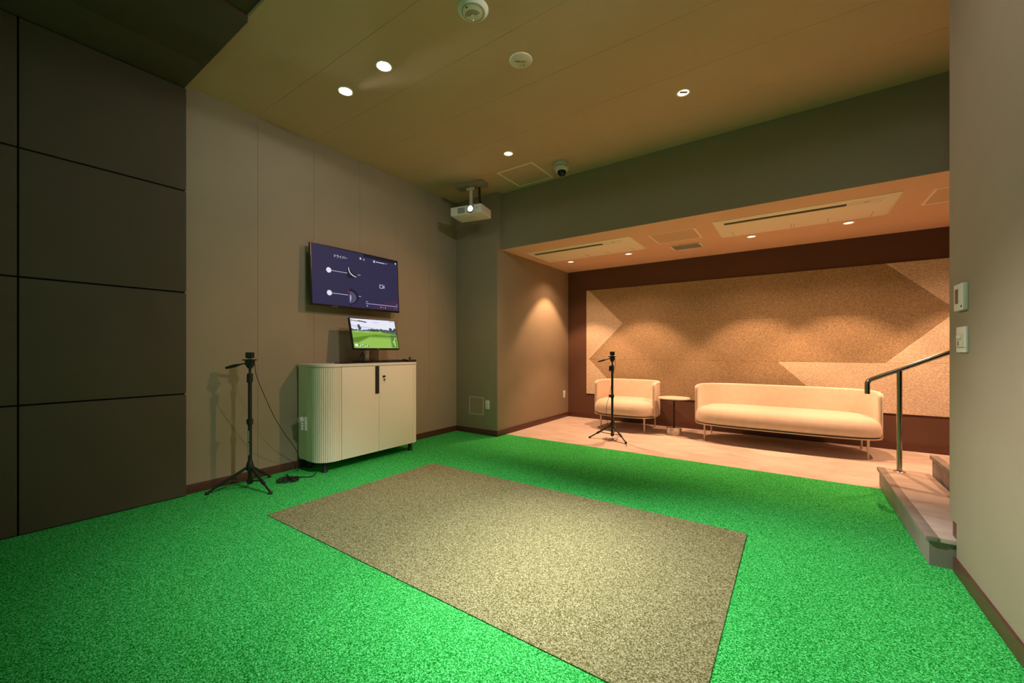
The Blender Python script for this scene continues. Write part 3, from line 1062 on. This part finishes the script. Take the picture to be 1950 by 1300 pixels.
def lounge(name, label, cat, loc, Wd, front_n):
    """local: x along, y depth (front = -y), origin on the floor at the arm-front line"""
    t = thing(name, label, cat, loc, 0)
    a = Wd / 2
    bf = 0.34      # how far the seat swells out in front of the arms
    bb = 0.53      # depth of back
    zs, ztop = 0.255, 0.795
    N = 96

    def outline(off=0.0, backoff=0.0):
        pts = []
        for k in range(N):
            th = 2 * PI * k / N
            x, y = sup(1, 1, 3.4 if math.sin(th) > 0 else front_n, th)
            aa = a - off
            pts.append((x * aa, y * (bb - off - backoff) if y > 0 else y * (bf - off)))
        return pts

    # seat cushion
    prof = [(0.026, 0.262), (0.008, 0.278), (0.0, 0.305), (-0.002, 0.35), (0.006, 0.395), (0.024, 0.435), (0.055, 0.465), (0.10, 0.485), (0.16, 0.496), (0.24, 0.502)]
    vs, fs = [], []
    for off, z in prof:
        for (x, y) in outline(off + 0.006, 0.02):
            vs.append((x, y, z))
    for i in range(len(prof) - 1):
        for k in range(N):
            k2 = (k + 1) % N
            fs.append((i * N + k, i * N + k2, (i + 1) * N + k2, (i + 1) * N + k))
    fs.append(tuple(reversed(range(N))))
    fs.append(tuple(range((len(prof) - 1) * N, len(prof) * N)))
    MB().add(vs, fs).build('seat_cushion', M['sofa'], t, smooth=True, angle=60)
    # thin base tray following the outline, and its piping
    MB().prism(outline(0.004), 0.240, 0.253).build('base_frame', M['legmetal'], t, smooth=True, angle=50)
    # wrap-around back
    path = []
    aa = a - 0.026
    b2 = bb - 0.026
    yfront = -0.10
    side = [(aa, yfront), (aa, -0.05)]
    M_ = 64
    arc = []
    for k in range(M_ + 1):
        th = PI * k / M_
        x, y = sup(1, 1, 3.4, th)
        arc.append((x * aa, y * b2))
    path = side + arc + [(-aa, -0.05), (-aa, yfront)]
    # resample by arc length
    P = [Vector((x, y, 0)) for x, y in path]
    L = [0]
    for i in range(1, len(P)):
        L.append(L[-1] + (P[i] - P[i - 1]).length)
    tot = L[-1]
    ns = 110

    def at(sv):
        sv = max(0, min(tot, sv))
        for i in range(1, len(P)):
            if L[i] >= sv - 1e-9:
                u = (sv - L[i - 1]) / max(1e-9, L[i] - L[i - 1])
                return P[i - 1].lerp(P[i], u)
        return P[-1]
    sh_v, sh_f = [], []
    svals = [0.0, 0.004, 0.012, 0.025, 0.045, 0.07, 0.10]
    svals = svals + [0.10 + (tot - 0.20) * k / ns for k in range(1, ns)] + [tot - q for q in reversed(svals)]
    NP = 0
    outer_edge = []
    for sv in svals:
        p = at(sv)
        tg = (at(sv + 0.006) - at(sv - 0.006)).normalized()
        nrm = Vector((tg.y, -tg.x, 0))
        e = min(sv, tot - sv)
        # thickness tapers into a rounded front edge, top corner rounds off
        q = min(1.0, e / 0.030)
        hw = 0.024 * math.sqrt(max(0.06, 1 - (1 - q) ** 2))
        q2 = min(1.0, e / 0.10)
        zt = ztop - 0.055 * (1 - math.sqrt(max(0, 1 - (1 - q2) ** 2)))
        ring = []
        ring.append((hw, zs))
        ring.append((hw, zs + 0.25))
        for k in range(0, 9):
            an = PI * k / 8
            ring.append((hw * math.cos(an), zt - 0.026 + 0.026 * math.sin(an)))
        ring.append((-hw, zs + 0.25))
        ring.append((-hw, zs))
        NP = len(ring)
        for u, zz in ring:
            sh_v.append(tuple(p + nrm * u + Vector((0, 0, zz))))
        outer_edge.append(p + nrm * (hw + 0.001) + Vector((0, 0, zt - 0.02)))
    nr = len(svals)
    for i in range(nr - 1):
        for k in range(NP):
            k2 = (k + 1) % NP
            sh_f.append((i * NP + k, i * NP + k2, (i + 1) * NP + k2, (i + 1) * NP + k))
    sh_f.append(tuple(range(NP)))
    sh_f.append(tuple(reversed(range((nr - 1) * NP, nr * NP))))
    MB().add(sh_v, sh_f).build('backrest', M['sofa'], t, smooth=True, angle=60)
    # piping along the outside seam of the back
    pip = [Vector((aa + 0.019, yfront + 0.003, zs + 0.0)), Vector((aa + 0.019, yfront + 0.003, ztop - 0.09))] + outer_edge[2:-2] + \
          [Vector((-aa - 0.019, yfront + 0.003, ztop - 0.09)), Vector((-aa - 0.019, yfront + 0.003, zs + 0.0))]
    MB().tube(pip, 0.0042, 8).build('piping', M['piping'], t, smooth=True)
    for (lx, ly) in ((a - 0.145, -0.17), (-a + 0.145, -0.17), (a - 0.145, 0.42), (-a + 0.145, 0.42)):
        lb = MB().lathe([(0.012, 0.0), (0.0125, 0.004), (0.0145, 0.241)], 18, Matrix.Translation((lx, ly, 0)))
        lb.build('leg', M['legmetal'], t, smooth=True)
    return t


lounge('sofa', 'long cream sofa with a low wrap-around back against the felt wall', 'sofa', (-0.167, 6.555, 0.001), 2.075, 3.4)
lounge('armchair', 'wide cream armchair with a curved wrap-around back left of the side table', 'armchair', (-2.292, 6.575, 0.001), 1.01, 2.7)

# ------------------------------------------------------------------ side table
t = thing('side_table', 'small round side table with stone top, black stem and marble block foot', 'side table', (-1.52, 6.555, 0.001))
MB().lathe([(0.222, 0.554), (0.231, 0.558), (0.231, 0.568), (0.227, 0.573), (0.0, 0.573)], 48).build('table_top', M['tabletop'], t, smooth=True)
MB().cyl((0, 0, 0.10), (0, 0, 0.557), 0.013, seg=18).build('stem', M['black'], t, smooth=True)
mb = MB()
rr = random.Random(2)
pr = []
for k in range(28):
    a = 2 * PI * k / 28
    rad = 0.108 + rr.uniform(-0.003, 0.003)
    pr.append((rad * math.cos(a), rad * math.sin(a)))
mb.prism(pr, 0.0, 0.108)
mb.build('foot_block', M['marble'], t, bevel=0.006)

# ------------------------------------------------------------------ ceiling lamps
def downlight(label, loc, rad, lampmat, group, aim=(0, 0, -1)):
    t = thing('ceiling_downlight', label, 'ceiling light', loc, 0, group)
    MB().lathe([(rad * 1.25, 0.0), (rad * 1.25, -0.004), (rad * 1.08, -0.008), (rad, -0.005), (rad, -0.001)][::-1], 36, caps=False).build('trim_ring', M['frame'], t, smooth=True)
    MB().lathe([(rad, -0.001), (rad * 0.98, -0.0022), (0.0, -0.0022)][::-1], 36).build('lamp', lampmat, t, smooth=True)
    return t


AIM_R = (-0.05, 2.15, 0.0)
AIM_L = (-2.0, 2.0, 0.0)
sp = [(-3.389, 2.178), (-2.825, 2.170), (0.02, 2.17), (0.50, 2.17)]
labs = ['brightest white ceiling spot, nearer to the left wall', 'bright white ceiling spot, second of the visible pair',
        'added unseen white ceiling spot above the picture, left of its pair', 'added unseen white ceiling spot above the picture, by the right wall']
for i, (x, y) in enumerate(sp):
    t = downlight(labs[i], (x, y, ZC), 0.055, M['lamp_white'], 'white ceiling spots')
    if i < 2:
        add_light('spot_light', 'SPOT', (x, y, ZC - 0.03), (AIM_R[0] + 0.25 * (i * 2 - 1), AIM_R[1], 0), SPOT_W, WHITE, 53, 0.9, 0.03, t)
    else:
        add_light('spot_light', 'SPOT', (x, y, ZC - 0.03), (AIM_L[0] + 0.25 * (i * 2 - 5), AIM_L[1], 0), SPOT2_W, WHITE, 49, 1.0, 0.03, t)
    add_light('fill_light', 'SPOT', (x, y, ZC - 0.03), (XR, 3.35, 1.7) if i < 2 else (XL, 2.7, 1.75), WALL_FILL_W if i > 1 else WALL_FILL_W * 1.2, WHITE, 80 if i > 1 else 66, 0.85, 0.04, t)  # extra beam added to brighten the opposite side wall
    add_light('wide_light', 'SPOT', (x, y, ZC - 0.03), (x, y, 0), WIDE_W, WHITE, 172, 0.1, 0.05, t)

for i, (x, y) in enumerate([(-2.844, 4.0), (-0.842, 3.982)]):
    t = downlight(['warm ceiling downlight beside the square access hatch', 'warm ceiling downlight in the middle of the beamed ceiling'][i], (x, y, ZC), 0.050, M['lamp_warm'], 'warm downlights of the main ceiling')
    if i == 1:
        wb = MB()
        wb.box(-0.035, 0.035, -0.02, 0.006, -0.0036, -0.0026, M4=Matrix.Rotation(0.6, 4, 'Z'))
        wb.build('shade_fin', M['reflector'], t)
    add_light('spot_light', 'SPOT', (x, y, ZC - 0.03), (x, y, 0) if i == 0 else (-4.3, 3.15, 0.9), WARM_MAIN_W if i == 0 else WARM_TILT_W, WARM, 90 if i == 0 else 62, 0.9, 0.03, t)
for i, (x, y) in enumerate([(-3.175, 6.335), (-2.160, 6.342), (-0.471, 6.321), (0.539, 6.311), (1.75, 6.32)]):
    t = downlight(['warm downlight in the alcove ceiling, leftmost of its row', 'warm downlight in the alcove ceiling above the armchair', 'warm downlight in the alcove ceiling above the sofa middle',
                   'warm downlight in the alcove ceiling near the right air conditioner end', 'warm downlight in the alcove ceiling hidden above the steps'][i], (x, y, ZA), 0.048, M['lamp_warm'], 'warm downlights of the alcove ceiling')
    add_light('spot_light', 'SPOT', (x, y, ZA - 0.03), (x, y, 0), WARM_W, WARM, 86, 0.35, 0.02, t)
    add_light('fill_light', 'SPOT', (x, y, ZA - 0.03), (x, y, 0), WARM_SPILL_W, WARM, 126, 0.7, 0.03, t)

# ------------------------------------------------------------------ hatches, vents, detectors
def hatch(x0, x1, y0, y1, z, wdt, label, m='frame'):
    t = thing('ceiling_hatch', label, 'access hatch', ((x0 + x1) / 2, (y0 + y1) / 2, z))
    a, b_ = (x1 - x0) / 2, (y1 - y0) / 2
    f = MB()
    f.box(-a, -a + wdt, -b_, b_, -0.004, 0)
    f.box(a - wdt, a, -b_, b_, -0.004, 0)
    f.box(-a + wdt, a - wdt, -b_, -b_ + wdt, -0.004, 0)
    f.box(-a + wdt, a - wdt, b_ - wdt, b_, -0.004, 0)
    f.build('frame', M[m], t)
    MB().box(-a + wdt, a - wdt, -b_ + wdt, b_ - wdt, -0.002, 0).build('panel', M['ceiling'], t)
    return t


hatch(-3.29, -2.72, 4.348, 4.905, ZC, 0.026, 'square ceiling access hatch with pale frame beside the dome camera')
hatch(-1.606, -1.02, 5.47, 6.0, ZA, 0.022, 'square access hatch in the alcove ceiling between the two air conditioners')
hatch(1.10, 1.66, 5.45, 6.0, ZA, 0.024, 'access hatch in the alcove ceiling cut off by the right wall')


def ac_unit(x0, x1, y0, y1, label):
    t = thing('ceiling_air_conditioner', label, 'air conditioner', ((x0 + x1) / 2, (y0 + y1) / 2, ZA), 0, 'one-way ceiling air conditioners')
    a, b_ = (x1 - x0) / 2, (y1 - y0) / 2
    w = MB()
    o = [(-a, -b_), (a, -b_), (a, b_), (-a, b_)]
    i_ = [(-a + 0.05, -b_ + 0.03), (a - 0.05, -b_ + 0.03), (a - 0.05, b_ - 0.05), (-a + 0.05, b_ - 0.05)]
    vs = [(x, y, 0.0) for x, y in o] + [(x, y, -0.004) for x, y in o] + [(x, y, -0.022) for x, y in i_]
    fs = [(0, 1, 2, 3), (8, 11, 10, 9)]
    for k in range(4):
        j = (k + 1) % 4
        fs.append((k, 4 + k, 4 + j, j))
        fs.append((4 + k, 8 + k, 8 + j, 4 + j))
    w.add(vs, fs)
    w.build('panel', M['ac'], t, bevel=0.002)
    sl = MB()
    sx0, sx1 = -a + 0.12, a - 0.42
    sl.box(sx0, sx1, -b_ + 0.065, -b_ + 0.135, -0.0235, -0.021)
    sl.build('outlet_slot', M['slot'], t)
    lv = MB()
    lv.box(sx0 + 0.02, (sx0 + sx1) / 2 - 0.008, -b_ + 0.095, -b_ + 0.128, -0.028, -0.0235)
    lv.box((sx0 + sx1) / 2 + 0.008, sx1 - 0.02, -b_ + 0.095, -b_ + 0.128, -0.028, -0.0235)
    lv.build('louvre', mat('grey_louvre', (0.16, 0.17, 0.10), 0.5), t, bevel=0.001)
    jn = [(sx1 + 0.01, a - 0.14, -b_ + 0.132, -b_ + 0.136), (sx1 + 0.01, a - 0.12, -b_ + 0.064, -b_ + 0.068)]
    jn += [(xx, xx + 0.003, -b_ + 0.52, b_ - 0.07) for xx in (-a + 0.16, -0.06, -0.03, 0.35 * a, a - 0.16)]
    for q in jn:
        MB().box(*q, -0.0226, -0.0218).build('panel_joint', M['slot'], t)

    MB().box(sx1 + 0.14, sx1 + 0.18, -b_ + 0.095, -b_ + 0.105, -0.0228, -0.0218).build('indicator', M['slot'], t)
    return t


ac_unit(-3.49, -1.82, 5.37, 6.16, 'long ceiling air conditioner in the alcove above the armchair')
ac_unit(-0.81, 0.87, 5.355, 6.15, 'long ceiling air conditioner in the alcove above the sofa')

t = thing('ceiling_vent', 'small grey slatted vent in the alcove ceiling behind the middle access hatch', 'vent', (-1.30, 6.385, ZA))
f = MB()
a, b_ = 0.215, 0.165
for bx in ((-a, -a + 0.035, -b_, b_), (a - 0.035, a, -b_, b_), (-a + 0.035, a - 0.035, -b_, -b_ + 0.03), (-a + 0.035, a - 0.035, b_ - 0.03, b_)):
    f.box(*bx, -0.007, 0)
f.build('frame', M['ac'], t, bevel=0.002)
f = MB()
for k in range(9):
    f.box(-a + 0.035, a - 0.035, -0.125 + k * 0.03, -0.108 + k * 0.03, -0.006, -0.002)
f.build('slats', mat('grey_grille', (0.36, 0.34, 0.28), 0.5), t)
MB().box(-a + 0.035, a - 0.035, -b_ + 0.03, b_ - 0.03, -0.0018, 0).build('backing', M['slot'], t)

# smoke detector
t = thing('smoke_detector', 'round ceiling detector with ring slots at the top picture edge', 'smoke detector', (-1.846, 2.170, ZC), -2.43)
MB().lathe([(0.0, -0.022), (0.078, -0.022), (0.090, -0.018), (0.098, -0.010), (0.108, -0.004), (0.108, 0.0)], 48).build('housing', M['white'], t, smooth=True)
gr = MB()
for r0, r1 in ((0.076, 0.079),):
    gr.lathe([(r0, -0.0212), (r0, -0.0232), (r1, -0.0232), (r1, -0.0212)], 48, caps=False)
gr.build('seam_ring', M['ink'], t)
gr = MB()
for r0 in (0.020, 0.034, 0.048):
    for k in range(14):
        a_ = math.radians(-10 + k * 11.5)
        a2_ = a_ + math.radians(8)
        pts = [(r0 * math.cos(a_), r0 * math.sin(a_) - 0.03), ((r0 + 0.006) * math.cos(a_), (r0 + 0.006) * math.sin(a_) - 0.03),
               ((r0 + 0.006) * math.cos(a2_), (r0 + 0.006) * math.sin(a2_) - 0.03), (r0 * math.cos(a2_), r0 * math.sin(a2_) - 0.03)]
        gr.prism(pts, -0.0235, -0.0218)
gr.build('sound_slots', M['ink'], t)
MB().lathe([(0.007, -0.0235), (0.007, -0.021)], 14, Matrix.Translation((0.045, 0.040, 0))).build('sensor_hole', M['ink'], t)
MB().lathe([(0.0, -0.030), (0.005, -0.027), (0.006, -0.021)], 14, Matrix.Translation((0.0, -0.066, 0))).build('indicator_lamp', M['frame'], t, smooth=True)

t = thing('ceiling_speaker', 'plain round cream ceiling disc with tiny marks right of the smoke detector', 'ceiling sensor', (-1.847, 2.777, ZC), 0.61)
MB().lathe([(0.0, -0.010), (0.082, -0.010), (0.092, -0.006), (0.095, 0.0)], 48).build('cover', M['ivory'], t, smooth=True)
mk = MB()
rr = random.Random(9)
for k in range(10):
    x = -0.05 + k * 0.0095
    mk.box(x, x + rr.uniform(0.003, 0.007), -0.006 + rr.uniform(-0.006, 0.0), 0.004 + rr.uniform(0, 0.006), -0.0106, -0.0098)
mk.box(0.02, 0.03, 0.037, 0.045, -0.0106, -0.0098)
mk.box(0.0, 0.006, 0.049, 0.055, -0.0106, -0.0098)
mk.build('print', M['ink'], t)

# dome camera
t = thing('dome_camera', 'white dome security camera hanging from the ceiling beside the square hatch', 'security camera', (-2.438, 4.60, ZC))
MB().lathe([(0.088, -0.046), (0.092, -0.042), (0.092, -0.008), (0.088, 0.0)], 40).build('base', M['white'], t, smooth=True)
MB().lathe([(0.086, -0.053), (0.086, -0.046)], 40).build('seam', M['ink'], t, smooth=True)
MB().lathe([(0.058, -0.120), (0.074, -0.108), (0.088, -0.085), (0.092, -0.058), (0.089, -0.052)], 40).build('shell', M['white'], t, smooth=True)
dm = MB()
dm.lathe([(0.0, -0.058), (0.022, -0.054), (0.040, -0.041), (0.052, -0.022), (0.057, 0.0), (0.055, 0.02)], 32, Matrix.Translation((0.010, -0.012, -0.112)) @ Matrix.Rotation(0.3, 4, 'X'))
dm.build('dome_glass', M['lens'], t, smooth=True)

# ------------------------------------------------------------------ projector
pa = 0.212
t = thing('projector', 'white projector with glowing lens hanging from the ceiling in the corner', 'projector', (-3.795, 4.415, 3.262), pa)
PW, PD, PH = 0.485, 0.315, 0.122
MB().box(-PW / 2, PW / 2, -PD / 2, PD / 2, -PH / 2, PH / 2).build('body', M['white'], t, bevel=0.008, bseg=3)
vt = MB()
for k in range(7):
    x = -0.062 + k * 0.0165
    vt.box(x - 0.062, x - 0.053, -PD / 2 - 0.0015, -PD / 2 + 0.002, -0.042, 0.040)
vt.build('vent_slots', M['ink'], t)
Tl = Matrix.Translation((0.080, -PD / 2, 0.004)) @ Matrix.Rotation(PI / 2, 4, 'X')
MB().lathe([(0.058, 0.0), (0.058, 0.006), (0.046, 0.010), (0.042, 0.004)], 32, Tl).build('lens_ring', M['grey_metal'], t, smooth=True)
MB().lathe([(0.034, 0.005), (0.028, 0.009), (0.0, 0.012)], 28, Tl).build('lens', M['proj_lens'], t, smooth=True)
MB().box(0.17, 0.18, -PD / 2 - 0.0015, -PD / 2, 0.0, 0.012).build('sensor_window', M['ink'], t)
MB().box(0.13, 0.165, -PD / 2 - 0.0015, -PD / 2, -0.050, -0.046).build('focus_slot', M['ink'], t)
MB().box(-0.03, 0.07, -0.03, -0.02, -PH / 2 - 0.001, -PH / 2).build('bottom_label', M['print_grey'], t)
add_light('lamp_beam', 'SPOT', (-3.795 + 0.08 * math.cos(pa) + 0.20 * math.sin(pa), 4.415 - 0.20 * math.cos(pa), 3.262), (-1.9, YF, 1.7), 30, (0.7, 1.0, 0.8), 50, 0.1, 0.02)
zc_ = ZC - 3.262
t = thing('projector_mount', 'pale ceiling mount plate and tube carrying the projector', 'projector mount', (-3.795, 4.415, ZC), pa)
MB().box(-0.225, 0.225, -0.075, 0.10, -0.055, 0.0).build('ceiling_plate', M['wall'], t, bevel=0.005)
MB().cyl((0.0, 0.0, -0.055), (0.0, 0.0, -zc_ + PH / 2 + 0.03), 0.026, seg=20).build('tube', M['ivory'], t, smooth=True)
jb = MB()
jb.cyl((-0.055, -0.02, -0.085), (0.055, -0.02, -0.085), 0.020, seg=16)
jb.build('upper_joint', M['ivory'], t, smooth=True)
ar = MB()
ar.box(-0.12, 0.09, -0.06, 0.05, -zc_ + PH / 2, -zc_ + PH / 2 + 0.012)
ar.box(-0.05, 0.05, -0.035, 0.035, -zc_ + PH / 2 + 0.012, -zc_ + PH / 2 + 0.045)
ar.build('bracket', M['ivory'], t, bevel=0.003)
tag(MB().tube(smooth_path([(-3.70, 4.49, 3.636), (-3.70, 4.49, 3.55), (-3.695, 4.495, 3.45), (-3.68, 4.50, 3.40), (-3.66, 4.51, 3.325)], 6), 0.016, 10).build('projector_cable', M['cable'], smooth=True),
    'short thick black cable between ceiling mount and projector', 'cable')

# ------------------------------------------------------------------ wall devices
def plate_thing(name, label, cat, loc, rz, w, h, dep, m, group=None):
    """local: face towards -y, width along x, z up from centre"""
    t = thing(name, label, cat, loc, rz, group)
    MB().box(-w / 2, w / 2, -dep, 0, -h / 2, h / 2).build('plate', M[m], t, bevel=0.003)
    return t


def sockets(t, dep, two=True):
    for zz in ((0.022, -0.022) if two else (0.0,)):
        MB().box(-0.017, 0.017, -dep - 0.002, -dep + 0.001, zz - 0.016, zz + 0.016).build('socket', M['white'], t, bevel=0.002)
        sl_ = MB()
        sl_.box(-0.007, -0.0055, -dep - 0.0026, -dep - 0.001, zz - 0.005, zz + 0.005)
        sl_.box(0.0055, 0.007, -dep - 0.0026, -dep - 0.001, zz - 0.005, zz + 0.005)
        sl_.build('slots', M['ink'], t)


t = plate_thing('wall_outlet', 'cream wall outlet on the projecting wall beside the small framed hatch', 'outlet', (-3.857, YP, 0.466), 0, 0.080, 0.135, 0.010, 'white')
sockets(t, 0.010)
t = plate_thing('wall_outlet', 'wall outlet low on the warm lit alcove side wall', 'outlet', (XA, 7.035, 0.45), PI / 2, 0.080, 0.135, 0.010, 'white')
sockets(t, 0.010)
t = thing('wall_hatch', 'small square wall hatch with thin frame beside the outlet on the projecting wall', 'access hatch', (-4.08, YP, 0.437))
f = MB()
a, b_ = 0.142, 0.137
for bx in ((-a, -a + 0.008, -b_, b_), (a - 0.008, a, -b_, b_), (-a + 0.008, a - 0.008, -b_, -b_ + 0.008), (-a + 0.008, a - 0.008, b_ - 0.008, b_)):
    f.box(bx[0], bx[1], -0.004, 0, bx[2], bx[3])
f.build('frame', M['ivory'], t)
MB().box(-a + 0.008, a - 0.008, -0.002, 0, -b_ + 0.008, b_ - 0.008).build('panel', M['wall'], t)

# thermostat and switch on the right wall (faces -x)
t = thing('thermostat', 'white thermostat box on the right wall, above the switch plate', 'thermostat', (XR, 3.318, 1.60), -PI / 2)
MB().box(-0.077, 0.077, -0.021, 0, -0.075, 0.075).build('casing', M['white'], t, bevel=0.004)
MB().box(-0.052, 0.000, -0.0222, -0.020, -0.035, 0.048).build('display', mat('thermostat_glass', (0.18, 0.12, 0.08), 0.25), t)
MB().lathe([(0.007, 0), (0.007, 0.002)], 16, Matrix.Translation((0.055, -0.021, -0.055)) @ Matrix.Rotation(PI / 2, 4, 'X')).build('button', M['ink'], t)
t = thing('light_switch', 'cream switch plate with dials on the right wall, below the thermostat', 'switch', (XR, 3.312, 1.361), -PI / 2)
MB().box(-0.080, 0.080, -0.012, 0, -0.072, 0.072).build('plate', M['white'], t, bevel=0.003)
MB().box(-0.055, 0.040, -0.015, -0.011, -0.042, 0.034).build('insert', M['ivory'], t, bevel=0.001)
for (x, z) in ((-0.022, 0.012), (0.010, 0.012)):
    MB().lathe([(0.011, 0), (0.011, 0.007), (0.009, 0.009)], 18, Matrix.Translation((x, -0.015, z)) @ Matrix.Rotation(PI / 2, 4, 'X')).build('dial', M['white'], t, smooth=True)
MB().box(-0.036, -0.028, -0.0165, -0.015, -0.034, -0.010).build('rocker', M['ink'], t)
MB().box(-0.078, 0.078, -0.0128, -0.0115, -0.046, -0.044).build('seam', M['ink'], t)
